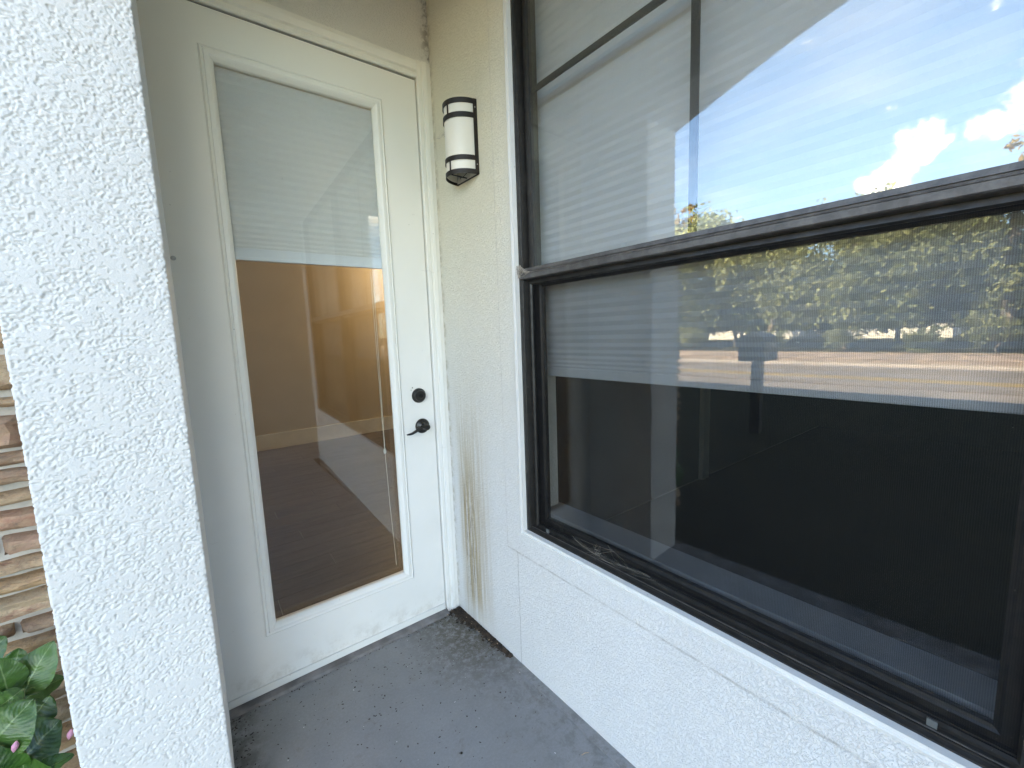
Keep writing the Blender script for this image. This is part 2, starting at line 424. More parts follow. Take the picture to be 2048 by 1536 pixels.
M['whitepaint'] = simple('white_road_paint', (.7, .68, .65), .7, 0, 0, .2, 6)
sheet('ground', -600, 600, -600, 600, GZ, M['lawn'], 60, 60)
sheet('road', -16.5, -9.2, -300, 300, GZ + .006, M['asphalt'], 1, 60)
sheet('roadside_verge', -24.5, -16.75, -300, 300, GZ + .004, M['litter'], 1, 60)
for x in (-12.55, -12.85):
    o = sheet('yellow_line', x, x - .10, -120, 120, GZ + .010, M['yellow'])
o = sheet('road_edge_line', -9.5, -9.62, -120, 120, GZ + .010, M['whitepaint'])
for x in (-16.5, -9.0):
    part(MB().box(x, x - .18, -120, 120, GZ, GZ + .12), 'kerb', M['kerb'], kind='structure')

# porch slab
fl = MB().box(-1.30, 0.02, YE, .20, GZ - .1, 0)
porch = part(fl, 'porch_floor', M['concrete'], kind='structure')
# narrow raised paint/caulk edge along the window wall
mb = MB()
N = 80; pts_i = []; pts_o = []
for i in range(N + 1):
    s_ = .02 + 3.2 * i / N
    wdt = .034 + .006 * mnoise.noise(Vector((s_ * 6, 0, 3)))
    pts_o.append(W(s_, -wdt, 0)); pts_i.append(W(s_, .0, 0))
vs = []; 
for a, b in zip(pts_i, pts_o):
    vs += [a + Vector((0, 0, .004)), b + Vector((0, 0, .003)), b + Vector((0, 0, .0002))]
mb.add(vs, [(i * 3, i * 3 + 1, i * 3 + 4, i * 3 + 3) for i in range(N)] + [(i * 3 + 1, i * 3 + 2, i * 3 + 5, i * 3 + 4) for i in range(N)])
part(mb, 'caulk_strip', M['concrete'], porch)

# =================================================================== WALLS of the house
# --- window wall (face d = 0), openings for the twin windows: s .575..2.94, z .62..2.56
WT = 0.16
WZ0, WZ1 = .612, 2.56
ww = thing('window_wall', 'white textured stucco wall holding the big dark framed windows and the lamp', 'wall', (0, 0, 0), wall=True)
mb = MB()
S_END = 3.34
mb.box(0, .566, 0, WT, -.1, ZC + .25)
mb.box(.566, 3.03, 0, WT, -.1, WZ0)
mb.box(.566, 3.03, 0, WT, WZ1, ZC + .25)
mb.box(3.03, S_END, 0, WT, -.1, ZC + .25)
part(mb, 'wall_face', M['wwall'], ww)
# raised stucco band round the window opening
mb = MB(); mb.ring(.442, 3.17, .500, 2.68, [(0, .002), (.001, -.007), (.003, -.0085), (.094, -.0085), (.094, .002)])
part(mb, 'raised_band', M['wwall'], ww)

# --- door wall: above the door casing and the part beyond the window wall line
dw = thing('door_wall', 'textured cream wall strip above the white door frame', 'wall', (-.45, .008, 2.5))
mb = MB()
mb.box(XC2, .02, .008, .16, 2.516, ZC + .25)
mb.box(XC2, -1.0, .012, .16, 0, 2.516)
part(mb, 'wall_face', M['dwall'], dw)

# --- stucco column / wing wall on the left, with real knock-down relief
def vnoise(U, V, su, sv, seed):
    r = np.random.RandomState(seed); G = r.rand(257, 257)
    x = U / su; y = V / sv; xi = np.floor(x).astype(int); yi = np.floor(y).astype(int)
    fx = x - xi; fy = y - yi; fx = fx * fx * fx * (fx * (fx * 6 - 15) + 10); fy = fy * fy * fy * (fy * (fy * 6 - 15) + 10)
    a = G[xi % 256, yi % 256]; b = G[(xi + 1) % 256, yi % 256]; c = G[xi % 256, (yi + 1) % 256]; d = G[(xi + 1) % 256, (yi + 1) % 256]
    return (a * (1 - fx) + b * fx) * (1 - fy) + (c * (1 - fx) + d * fx) * fy
def knockdown(U, V):
    wU = U + .005 * (vnoise(U, V, .011, .011, 9) - .5); wV = V + .005 * (vnoise(U, V, .012, .010, 10) - .5)
    n = .30 * vnoise(wU, wV, .0130, .0100, 1) + .38 * vnoise(wU, wV, .0064, .0050, 2) + .32 * vnoise(wU, wV, .0038, .0032, 3)
    n += .30 * (vnoise(U, V, .055, .042, 4) - .5)
    t = np.clip((n - .485) / .04, 0, 1); t = t * t * (3 - 2 * t)
    lump = vnoise(U, V, .05, .06, 5) - .5
    rough = vnoise(wU, wV, .0052, .0044, 6) + .7 * vnoise(U, V, .0036, .0032, 7)
    return t * .0046 + lump * .0010 + 0.0036 * rough * (1 - t) + .0003 * rough - .001
def column_mesh():
    per = []   # (x, y, nx, ny, ucoord)
    c0 = (XC1, 0.0); fine = .0019
    def seg(ax, ay, bx, by, nx, ny, st, u0):
        L = math.hypot(bx - ax, by - ay); k = max(1, int(round(L / st)))
        for i in range(k): per.append((ax + (bx - ax) * i / k, ay + (by - ay) * i / k, nx, ny, u0 + L * i / k))
        return u0 + L
    u = seg(XC1, .02, XC1, YC, 1, 0, .0045, 0)
    u = seg(XC1, YC, XC2, YC, 0, -1, fine, u)
    u = seg(XC2, YC, XC2, .02, -1, 0, .0045, u)
    u = seg(XC2, .02, XC1, .02, 0, 1, .05, u)
    P = np.array(per); n = len(P)
    # rounded arrises: blend normals at the corners
    nrm = P[:, 2:4].copy()
    zs = np.concatenate([np.linspace(-.15, .0, 6), np.arange(.003, 2.47, .0020), np.linspace(2.48, ZC + .05, 30)])
    Z, I = np.meshgrid(zs, np.arange(n), indexing='ij')
    U = P[I, 4]; H = knockdown(U + 3.0, Z + 5.0) - .0012
    # soft arris radius
    def arris(x, y):
        dx = np.minimum(np.abs(x - XC1), np.abs(x - XC2)); dy = np.abs(y - YC); return dx, dy
    X = P[I, 0]; Y = P[I, 1]; R = .0035
    cxm = (XC1 + XC2) / 2
    sx = np.where(X > cxm, 1.0, -1.0); ex = np.where(X > cxm, XC1, XC2)
    qx = np.clip(R - np.abs(ex - X), 0, R); qy = np.clip(R - np.abs(Y - YC), 0, R)
    incor = (qx > 0) & (qy > 0)
    cx = ex - sx * R; cy = YC + R
    vx = np.where(incor, X - cx, 0); vy = np.where(incor, Y - cy, 0)
    L = np.sqrt(vx ** 2 + vy ** 2) + 1e-9
    X2 = np.where(incor & (L > 1e-6), cx + vx / L * R, X); Y2 = np.where(incor & (L > 1e-6), cy + vy / L * R, Y)
    NX = np.where(incor, vx / L, P[I, 2]); NY = np.where(incor, vy / L, P[I, 3])
    back = P[I, 3] > .5
    H = np.where(back, 0, np.where(P[I, 2] > .5, H * .6, H))
    X3 = X2 + NX * H; Y3 = Y2 + NY * H
    V = np.stack([X3, Y3, Z], -1).reshape(-1, 3)
    rows = len(zs)
    a = (np.arange(rows - 1)[:, None] * n + np.arange(n)[None, :]); b = (np.arange(rows - 1)[:, None] * n + (np.arange(n)[None, :] + 1) % n)
    F = np.stack([b, a, a + n, b + n], -1).reshape(-1, 4)
    me = bpy.data.meshes.new('stucco_column')
    me.vertices.add(len(V)); me.vertices.foreach_set('co', (V - np.array([XC1 - .139, YC / 2, 0])).ravel())
    me.loops.add(F.size); me.loops.foreach_set('vertex_index', F.ravel().astype(np.int32))
    me.polygons.add(len(F)); me.polygons.foreach_set('loop_start', (np.arange(len(F)) * 4).astype(np.int32))
    me.update(calc_edges=True); me.validate()
    me.polygons.foreach_set('use_smooth', np.ones(len(F), bool))
    me.materials.append(M['column']); return me
col_o = bpy.data.objects.new('stucco_column', column_mesh()); COL.objects.link(col_o); col_o.location = (XC1 - .139, YC / 2, 0)
tag(col_o, 'thick white column with coarse knock-down stucco, at the left of the door', 'column')

# --- arch wall on the open side of the porch
ARCH = [(-.39, 2.405), (-.506, 2.449), (-.613, 2.486), (-.782, 2.545), (-.99, 2.613), (-1.2, 2.665), (-1.45, 2.71), (-1.75, 2.735)]
mid = -1.93
arch_pts = [(y, z) for y, z in ARCH] + [(2 * mid - y, z) for y, z in ARCH[::-1]]
aw = thing('arched_header', 'white stucco arch spanning the open side of the porch', 'arch', ((XC1 + XC2) / 2, mid, 2.4))
mb = MB()
for (y0, z0), (y1, z1) in zip(arch_pts[:-1], arch_pts[1:]):
    a_, b_ = XC2, XC1
    mb.add([(a_, y0, z0), (b_, y0, z0), (b_, y1, z1), (a_, y1, z1), (a_, y0, 3.0), (b_, y0, 3.0), (b_, y1, 3.0), (a_, y1, 3.0)],
           [(0, 1, 2, 3), (4, 7, 6, 5), (0, 4, 5, 1), (3, 2, 6, 7), (0, 3, 7, 4), (1, 5, 6, 2)])
part(mb, 'arch', M['stucco'], aw)
fc = thing('porch_column', 'plain white stucco column at the outer end of the porch', 'column', ((XC1 + XC2) / 2, -3.62, 0))
part(MB().box(XC2, XC1, -3.78, -3.475, GZ, 3.0), 'shaft', M['stucco'], fc)

ew = thing('garage_wall', 'plain tan stucco wall of the next wing beyond the open end of the porch', 'wall', (.5, -4.5, GZ))
part(MB().box(XC1 + .02, 4, -4.65, -4.45, GZ, 3.3), 'wall_face', stucco_mat('tan_stucco', (.62, .57, .48), 'plain'), ew)
part(MB().box(-1.3, 3, -4.44, YE - .002, GZ - .05, -.02), 'entry_path', M['kerb'], kind='structure')
ceil = part(MB().box(XC1 + .002, .12, YE, .006, ZC, ZC + .06), 'porch_ceiling', M['ceilp'], kind='structure')

# --- upper storey, roof and rear walls (they shade the porch and close the rooms)
hb = thing('house', 'two storey white stucco house rising above the porch', 'house', (3, 2, GZ))
mb = MB()
mb.box(XC2 - .001, 8, -3.6, 6.6, ZC + .2, 5.3)
mb.box(7.8, 8, -3.3, 6.6, GZ, ZC + .2)
mb.box(XC2 - .7, 8, 6.4, 6.6, GZ, ZC + .2)
mb.box(.30, 8, -3.36, -3.2, GZ, ZC + .2)
mb.box(XC2 - .7, XC2 - .001, .02, 6.6, 2.05, 5.3)
part(mb, 'upper_wall', M['stucco'], hb)
M['shingle'] = simple('roof_shingles', (.12, .10, .09), .9, 20, .01, .3, 2)
mb = MB()
for sgn in (0,):
    xr = 3.0
    pr = [(-2.4, 5.25), (xr, 7.4), (9.0, 5.25), (9.0, 5.05), (-2.4, 5.05)]
    mb.prism(pr, lambda p, t: (p[0], t, p[1]), -4.0, 7.1)
part(mb, 'roof', M['shingle'], hb)

# =================================================================== STONE WALL (ledge stone veneer)
sw = thing('stone_wall', 'stacked ledge stone wall of tan and rust brown stones behind the white column', 'wall', (-1.55, -.06, GZ))
M['mortar'] = simple('mortar', (.50, .47, .43), .9, 140, .003, .14, 12)
def stone_mat():
    k = NT('ledge_stone'); p = k.pos(); oi = k.n('ShaderNodeObjectInfo')
    cr = k.n('ShaderNodeValToRGB'); k.l(oi.outputs['Random'], cr.inputs[0]); e = cr.color_ramp
    e.interpolation = 'CONSTANT'
    cols = [(0, (.50, .34, .21)), (.16, (.42, .22, .15)), (.33, (.52, .39, .26)), (.5, (.46, .28, .20)), (.66, (.52, .33, .18)), (.83, (.33, .20, .14))]
    e.elements[0].position = 0; e.elements[0].color = (*cols[0][1], 1); e.elements[1].position = .16; e.elements[1].color = (*cols[1][1], 1)
    for q, c_ in cols[2:]:
        x = e.elements.new(q); x.color = (*c_, 1)
    n1 = k.noise(p, 1, 6, .65, 1.2, (14, 14, 34))
    c = k.mix(k.ramp(n1, .3, .72, 0, .75), cr.outputs[0], (.50, .36, .24))
    n2 = k.noise(p, 1, 6, .7, .5, (9, 9, 22))
    c = k.mix(k.ramp(n2, .50, .70, 0, .85), c, (.30, .14, .095))
    c = k.mix(k.ramp(k.noise(p, 60, 5, .7), .52, .7, 0, .5), c, (.17, .125, .10))
    nr = k.bump(k.noise(p, 1, 8, .7, .6, (34, 34, 60)), 1, .012, k.bump(k.noise(p, 180, 4, .7), .5, .002))
    k.bsdf(c, .8, nr, .3); return k.m
M['stone'] = stone_mat()
mb = MB().box(XC2 - .68, XC2 + .05, -.06, .02, GZ, 2.1); part(mb, 'mortar_bed', M['mortar'], sw)
def stone(x0, x1, z0, z1, seed):
    r = random.Random(seed); nx = max(4, int((x1 - x0) / .018)); nz_ = 6; vs = []; fs = []
    yb = -.05; yf = -.090 - r.random() * .026
    for j in range(nz_ + 1):
        for i in range(nx + 1):
            u = i / nx; v = j / nz_
            x = x0 + (x1 - x0) * u; z = z0 + (z1 - z0) * v
            wx = mnoise.noise(Vector((x * 12 + seed, z * 12, 0))) * .006; wz = mnoise.noise(Vector((x * 13, z * 9, seed * 1.7))) * .006
            eu = min(u, 1 - u) * (x1 - x0); ev = min(v, 1 - v) * (z1 - z0)
            e = min(1, min(eu, ev) / .012)
            y = yb + (yf - yb) * (.45 + .55 * (1 - (1 - e) ** 2)) + ( .016 * mnoise.noise(Vector((x * 22, z * 40, seed * 3.1))) + .008 * mnoise.noise(Vector((x * 9, z * 70, seed)))) * e + .005 * mnoise.noise(Vector((x * 60, z * 90, seed)))
            vs.append((x + wx, y, z + wz))
    n = nx + 1
    fs = [(j * n + i, j * n + i + 1, (j + 1) * n + i + 1, (j + 1) * n + i) for j in range(nz_) for i in range(nx)]
    per = [i for i in range(n)] + [j * n + nx for j in range(1, nz_ + 1)] + [nz_ * n + i for i in range(nx - 1, -1, -1)] + [j * n for j in range(nz_ - 1, 0, -1)]
    b0 = len(vs); vs += [(vs[i][0], yb, vs[i][2]) for i in per]
    fs += [(per[i], b0 + i, b0 + (i + 1) % len(per), per[(i + 1) % len(per)]) for i in range(len(per))]
    mb = MB().add(vs, fs); return part(mb, 'stone', M['stone'], sw, smooth=True)
rows = [(1.368, 1.47), (1.256, 1.347), (1.213, 1.238), (1.103, 1.190), (1.055, 1.090), (1.003, 1.040), (.950, .985), (.880, .930),
        (.815, .862), (.762, .795), (.712, .748), (.638, .695), (.585, .615), (.520, .560), (.455, .500), (.37, .43), (.29, .345), (.20, .265), (.12, .175), (.03, .10), (-.05, .01)]
z = 1.49
while z < 2.0:
    h = rnd.uniform(.04, .09); rows.append((z, z + h)); z += h + .022
jx = {3: -1.306, 8: -1.396, 12: -1.388}
sid = 0
for ri, (z0, z1) in enumerate(rows):
    x = XC2 + .03
    first = True
    while x > XC2 - .66:
        L = rnd.uniform(.14, .34)
        xe = x - L
        if first and ri in jx: xe = jx[ri]
        elif first and 0 <= ri <= 13: xe = min(xe, -1.46 - rnd.random() * .05)
        first = False
        xe = max(xe, XC2 - .68)
        if x - xe > .04: stone(xe, x, z0, z1, sid * 7.3 + 1)
        sid += 1; x = xe - .018

# =================================================================== DOOR
DZ0, DZ1 = .030, 2.440
DX0, DX1 = -.983, -.069
dr = thing('entry_door', 'tall white exterior door with one long glass lite and a half raised shade', 'door', (DX1 - .45, .034, 0))
ox0, ox1, oz0, oz1 = -.827, -.222, .237, 2.320
gx0, gx1, gz0, gz1 = -.790, -.263, .279, 2.272
mb = MB()
hx0, hx1, hz0, hz1 = gx0 - .012, gx1 + .012, gz0 - .012, gz1 + .012
mb.box(DX0, hx0, .012, .056, DZ0, DZ1); mb.box(hx1, DX1, .012, .056, DZ0, DZ1)
mb.box(hx0, hx1, .012, .056, DZ0, hz0); mb.box(hx0, hx1, .012, .056, hz1, DZ1)
part(mb, 'door_panel', M['door'], dr)
mb = MB(); mb.ring(ox0, ox1, oz0, oz1, [(0, .0135), (.002, .006), (.006, .003), (.010, .006), (.0125, .006), (.015, .001), (.026, -.001), (.032, .003), (.0345, .010), (.037, .012), (.040, .019), (.040, .030), (.0, .030)])
part(mb, 'glass_frame', M['door'], dr, smooth=True)
part(MB().box(gx0 - .004, gx1 + .004, .0215, .0265, gz0 - .004, gz1 + .004), 'glass_pane', M['dglass'], dr)
part(MB().box(gx0 - .004, gx1 + .004, .0505, .0545, gz0 - .004, gz1 + .004), 'inner_glass_pane', M['dglass'], dr)
def pleat(mb, x0, x1, zb, zt, y, pitch, amp, nclose, closep):
    """cellular shade seen from outside: front zigzag + flat back"""
    zs = [zb]; z = zb; k = 0
    while z < zt:
        p = closep + (pitch - closep) * min(1, k / nclose); z += p; zs.append(min(z, zt)); k += 1
    prof = []
    for i, zz in enumerate(zs):
        prof.append((y, zz))
        if i < len(zs) - 1:
            h = zs[i + 1] - zz; prof.append((y - amp * min(1, h / pitch * 1.25), zz + h * .5))
    n = len(prof); vs = []
    for x in (x0, x1):
        vs += [(x, a, b) for a, b in prof]
    vs += [(x0, y + .012, zb), (x0, y + .012, zt), (x1, y + .012, zb), (x1, y + .012, zt)]
    fs = [(i, i + 1, n + i + 1, n + i) for i in range(n - 1)]
    b = 2 * n; fs += [(b, b + 1, b + 3, b + 2)]
    mb.add(vs, fs); return mb
BB = 1.648
mb = MB(); pleat(mb, gx0 - .006, gx1 + .008, BB + .042, gz1 + .008, .040, .0275, .0030, 6, .014)
bl = part(mb, 'pleated_shade', M['dblind'], dr)
mb = MB().box(gx0 - .006, gx1 + .008, .034, .046, BB + .010, BB + .042); mb.box(gx0 - .006, gx1 + .008, .031, .048, BB, BB + .011)
part(mb, 'shade_bottom_rail', simple('shade_rail', (.72, .74, .76), .35, 0, 0, .05, 4), bl, bevel=.0015)
# lift cords with tassel (inside the room face of the glass)
mb = MB()
mb.tube([(-.302, .062, BB), (-.300, .062, 1.3), (-.297, .063, .862)], .0011, 6); mb.tube([(-.292, .062, BB), (-.2935, .062, 1.3), (-.295, .063, .862)], .0011, 6)
mb.tube([(-.296, .063, .85), (-.291, .064, .6), (-.2835, .066, .42), (-.280, .066, .30)], .0010, 6)
M['cord'] = simple('white_cord', (.85, .82, .76), .6)
cord = part(mb, 'lift_cord', M['cord'], dr)
part(MB().lathe([(.002, 0), (.005, .006), (.0065, .018), (.004, .026)], (-.296, .063, .866), (0, 0, -1), 12), 'tassel', M['cord'], cord, smooth=True)
# door bottom sweep
mb = MB().box(DX0 + .004, DX1 - .003, .003, .0115, .022, .046); mb.box(DX0 + .004, DX1 - .003, .001, .012, .019, .0225)
part(mb, 'door_sweep', M['trim'], dr, bevel=.001)
# deadbolt
db = part(MB().lathe([(.0335, 0), (.0335, .004), (.031, .007), (.030, .011), (.0275, .0135), (.026, .0145), (.024, .0235), (.0225, .0255), (.0, .0258)], (-.140, .012, 1.090), (0, -1, 0), 40), 'deadbolt', M['black'], dr, smooth=True)
mb = MB().lathe([(.0085, .0), (.0085, .0012), (.001, .0015)], (-.140, -.0140, 1.090), (0, -1, 0), 20); mb.box(-.1407, -.1393, -.0160, -.0150, 1.086, 1.094)
part(mb, 'keyhole', simple('lock_face', (.02, .018, .016), .25, metal=.6), db)
# handle
hd = part(MB().lathe([(.034, 0), (.034, .004), (.031, .008), (.027, .010), (.020, .013), (.0135, .018), (.0125, .030), (.0125, .042)], (-.132, .012, .948), (0, -1, 0), 40), 'door_handle', M['black'], dr, smooth=True)
LV = [(-.128, -.036, .951), (-.140, -.0395, .9555), (-.156, -.041, .9540), (-.172, -.041, .9475), (-.188, -.040, .9385), (-.203, -.038, .9320), (-.216, -.036, .9295), (-.228, -.036, .9300)]
mb = MB().tube(LV, [.0115, .0100, .0082, .0072, .0065, .0058, .0050, .0030], 12); mb.lathe([(.0138, 0), (.0145, .004), (.0145, .012), (.012, .016), (.003, .017)], (-.131, -.028, .949), (0, -1, 0), 24)
part(mb, 'lever', M['black'], hd, smooth=True)
# scuffs beside the deadbolt (chipped paint)
mb = MB()
for (px, pz, a, r_) in ((-.168, 1.128, .6, .0028), (-.175, 1.118, .9, .0022)):
    mb.add([(px + cos(t) * r_ * (1.5 if i % 2 else .8), .0114, pz + sin(t) * r_) for i, t in enumerate([k * pi / 4 for k in range(8)])], [tuple(range(8))])
part(mb, 'paint_chip', simple('bare_primer', (.2, .17, .14), .8), dr)
# peep ring behind column edge
mb = MB().lathe([(.006, 0), (.0075, .003), (.006, .008), (.002, .009)], (-.9575, .012, 1.636), (0, -1, 0), 20)
part(mb, 'screw_cap', M['metal'], dr, smooth=True)

# frame / casing
df = thing('door_frame', 'white painted door frame with moulded casing round the glass door', 'door frame', (-.03, 0, 0))
def cas(mb, pts, z0, z1): mb.prism(pts, lambda p, t: (p[0], p[1], t), z0, z1)
mb = MB()
cas(mb, [(-.064, .07), (-.064, .004), (-.060, -.001), (-.046, -.001), (-.043, .003), (-.040, .003), (-.036, -.004), (-.020, -.006), (-.016, -.001), (-.010, .000), (.003, .001), (.003, .07)], 0.0, 2.5175)
part(mb, 'casing', M['door'], df)
mb = MB()
mb.prism([(2.4465, .07), (2.4465, .004), (2.450, -.001), (2.463, -.001), (2.466, .003), (2.469, .003), (2.474, -.004), (2.498, -.006), (2.502, -.001), (2.515, .000), (2.515, .07)],
         lambda p, t: (t, p[1], p[0]), XC1 - .02, -.0637)
part(mb, 'casing', M['door'], df)
mb = MB().box(DX0, DX1, .020, .09, 2.4405, 2.4465); mb.box(-.0688, -.0642, .03, .09, .0, 2.446)
part(mb, 'weatherstrip', M['blackrubber'], df)
mb = MB(); mb.prism([(-.028, .0005), (-.022, .010), (.0, .016), (.06, .018), (.12, .018), (.12, .0005)], lambda p, t: (t, p[0], p[1]), XC1 - .01, -.066)
M['thresh'] = simple('grimy_threshold', (.17, .16, .16), .6, 80, .001, .35, 14)
part(mb, 'threshold', M['thresh'], df)

# =================================================================== WINDOWS
def window(off, label, group):
    wd = thing('window', label, 'window', (off + 1.16, 0, WZ0), wall=True, group=group)
    s0, s1 = .563 + off, 1.802 + off
    a0, a1 = s0 + .0, s1 - .002
    mb = MB()
    # outer frame: moulded section
    mb.ring(a0, a1, WZ0 - .004, WZ1, [(0, .004), (0, -.006), (.010, -.008), (.012, -.004), (.0145, .0), (.018, .0), (.020, -.003), (.022, .004), (.026, .020), (.036, .022), (.036, .070), (0, .070)])
    part(mb, 'frame', M['bronze'], wd)
    # upper sash
    u0, u1 = a0 + .057, a1 - .052; m0, m1 = 1.541, 1.580
    mb = MB(); mb.ring(a0 + .034, a1 - .034, m1 - .02, WZ1 - .030, [(0, .012), (.012, .010), (.020, .012), (.0225, .018), (.0225, .030), (0, .030)])
    part(mb, 'upper_sash', M['bronze'], wd)
    part(MB().box(u0 - .004, u1 + .004, .017, .022, m1 - .002, WZ1 - .050), 'glass_pane', M['glass'], wd)
    # grille bars between the panes
    cx = (u0 + u1) / 2
    mb = MB().box(cx - .010, cx + .010, .0245, .0305, m1, 2.1405); mb.box(cx - .010, cx + .010, .0245, .0305, 2.1595, WZ1 - .05)
    part(mb, 'grille_bar', M['bronze'], wd)
    part(MB().box(u0, u1, .0240, .0310, 2.141, 2.159), 'grille_bar', M['bronze'], wd)
    # meeting rail (stepped)
    mb = MB(); mb.prism([(.03, m0 - .004), (.002, m0), (-.010, m0 + .0005), (-.0135, m0 + .003), (-.0135, m0 + .0165), (-.0120, m0 + .0172), (-.0135, m0 + .0180), (-.0110, m0 + .0232), (-.0030, m0 + .0234), (-.0030, m0 + .0256), (-.0075, m0 + .0258), (-.0060, m0 + .037), (.006, m1 - .001), (.014, m1 + .002), (.03, m1 + .003)],
                        lambda p, t: (t, p[0], p[1]), a0 + .008, a1 - .008)
    part(mb, 'meeting_rail', M['rail'], wd)
    # lower sash with its glass, behind the insect screen
    l0, l1 = a0 + .074, a1 - .060; b0 = .668
    mb = MB(); mb.ring(a0 + .036, a1 - .036, WZ0 + .020, m0 + .010, [(0, .034), (.026, .033), (.030, .036), (.0355, .038), (.0355, .052), (0, .052)])
    part(mb, 'lower_sash', M['bronze'], wd)
    part(MB().box(a0 + .068, a1 - .068, .041, .046, WZ0 + .052, m0 - .022), 'glass_pane', M['glass'], wd)
    sc = part(MB().ring(a0 + .027, a1 - .027, WZ0 + .014, m0 - .003, [(0, .012), (.012, .010), (.014, .013), (.016, .016), (.016, .020), (0, .020)]), 'insect_screen', M['bronze'], wd)
    part(MB().add([(a0 + .042, .0165, WZ0 + .029), (a1 - .042, .0165, WZ0 + .029), (a1 - .042, .0165, m0 - .018), (a0 + .042, .0165, m0 - .018)], [(0, 1, 2, 3)]), 'screen_mesh', M['screen'], sc)
    for ss in (.093, 1.09):
        part(MB().box(a0 + ss, a0 + ss + .014, .0055, .0095, WZ0 + .014, WZ0 + .032), 'pull_tab', M['tab'], sc)
    # bottom tracks
    mb = MB().box(a0 + .02, a1 - .02, .0005, .0035, WZ0 + .002, WZ0 + .0185); mb.box(a0 + .02, a1 - .02, .021, .0235, WZ0 + .004, WZ0 + .026)
    part(mb, 'track', M['rail'], wd)
    return wd
M['tab'] = simple('screen_tab', (.10, .11, .11), .5)
wd1 = window(0, 'large dark bronze framed window with insect screen on its lower half, beside the lamp', None)
wd2 = window(1.239, 'second dark framed window at the far end of the porch wall, past the first window', None)
# white bead round both windows
tr = thing('window_trim', 'thin white bead moulding framing the dark window', 'window trim', (.55, 0, WZ0 - .02), wall=True)
mb = MB(); mb.ring(.536, 3.067, .586, 2.586, [(0, -.006), (.002, -.018), (.010, -.021), (.0125, -.0165), (.0140, -.0165), (.018, -.024), (.0265, -.025), (.0275, .004), (0, .004)])
part(mb, 'bead', M['trim'], tr)
# stucco returns are interior: drywall return, sill, blinds
M['drywall'] = simple('drywall_paint', (.27, .28, .30), .6, 0, 0, .04, 4)
ir = thing('interior_window_sill', 'plain grey painted sill and reveal inside the window', 'window sill', (1.15, .16, .67), wall=True)
mb = MB()
for o_ in (0, 1.239):
    mb.box(.545 + o_, 1.775 + o_, .072, .175, .640, .668)
part(mb, 'sill', M['drywall'], ir)
mb = MB()
for o_ in (0, 1.239):
    mb.box(.520 + o_, .545 + o_, .0715, .165, .640, 2.5); mb.box(1.775 + o_, 1.784 + o_, .0715, .165, .640, 2.5)
part(mb, 'reveal', M['drywall'], ir)
for off, lb in ((0, 'pale pleated shade drawn two thirds down behind the large window'), (1.239, 'pale pleated shade behind the second window further along the porch')):
    bd = thing('window_shade', lb, 'window shade', (off + 1.15, .09, 1.2), wall=True)
    mb = MB(); pleat(mb, .553 + off, 1.768 + off, 1.228, 2.50, .092, .0285, .0042, 6, .012)
    part(mb, 'pleated_fabric', M['blind'], bd)
    mb = MB(); mb.box(.551 + off, 1.770 + off, .080, .104, 1.197, 1.2275)
    part(mb, 'bottom_rail', M['blind'], bd, bevel=.003)

# =================================================================== INTERIOR (seen through the glass)
M['intwall'] = simple('tan_interior_wall', (.46, .39, .30), .7, 140, .0006, .03, 4)
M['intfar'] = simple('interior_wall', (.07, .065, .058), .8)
M['ceilint'] = simple('interior_ceiling', (.65, .62, .56), .8)
rm = thing('interior_walls', 'tan painted room walls seen through the door glass', 'wall', (0, 4.3, 0))
mb = MB()
mb.box(XC1 - .4, 2.6, 4.25, 4.33, 0, 2.68)          # far wall
mb.box(XC1 - .25, XC1 - .12, .12, 4.25, 0, 2.68)        # left wall
mb.box(2.55, 2.65, .12, 4.25, 0, 2.68)                  # right wall
part(mb, 'room_wall', M['intwall'], rm)
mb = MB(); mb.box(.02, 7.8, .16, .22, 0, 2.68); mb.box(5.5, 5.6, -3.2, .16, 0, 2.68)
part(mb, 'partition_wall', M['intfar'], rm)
mb = MB(); mb.box(XC1 - .12, 2.55, 4.232, 4.2495, .001, .195); mb.box(XC1 - .12, 2.55, 4.225, 4.2318, .001, .02)
part(mb, 'baseboard', M['trimgrey'], rm)
part(MB().box(XC1 - .3, 7.8, .162, 6.4, 2.68, 2.7), 'interior_ceiling', M['ceilint'], kind='structure')
part(MB().box(.14, 7.8, -3.2, .16, 2.68, 2.7), 'interior_ceiling', M['ceilint'], kind='structure')
ifl = part(MB().box(XC1 - .3, 7.8, .17, 6.4, -.1, -.006), 'interior_floor', M['mortar'], kind='structure')
part(MB().box(.155, 7.8, -3.2, .165, -.1, -.006), 'interior_floor', simple('dark_carpet', (.022, .020, .020), .9, 60, .004), kind='structure')
def plank_mat():
    k = NT('wood_plank'); p = k.pos(); oi = k.n('ShaderNodeObjectInfo')
    g = k.noise(p, 1, 7, .68, .9, (2.2, 22, 5))
    c = k.mix(k.ramp(g, .28, .72), (.055, .041, .032), (.105, .082, .066))
    c = k.mix(k.math('MULTIPLY', oi.outputs['Random'], .45), c, (.13, .105, .088))
    g2 = k.noise(p, 1, 4, .6, .5, (5, 90, 5))
    c = k.mix(k.ramp(g2, .52, .68, 0, .5), c, (.035, .026, .020))
    k.bsdf(c, k.ramp(g2, .3, .7, .30, .42), k.bump(g2, .2, .0006), .5); return k.m
M['plank'] = plank_mat()
pw = .165; y = .175; ri = 0
plank_cache = {}
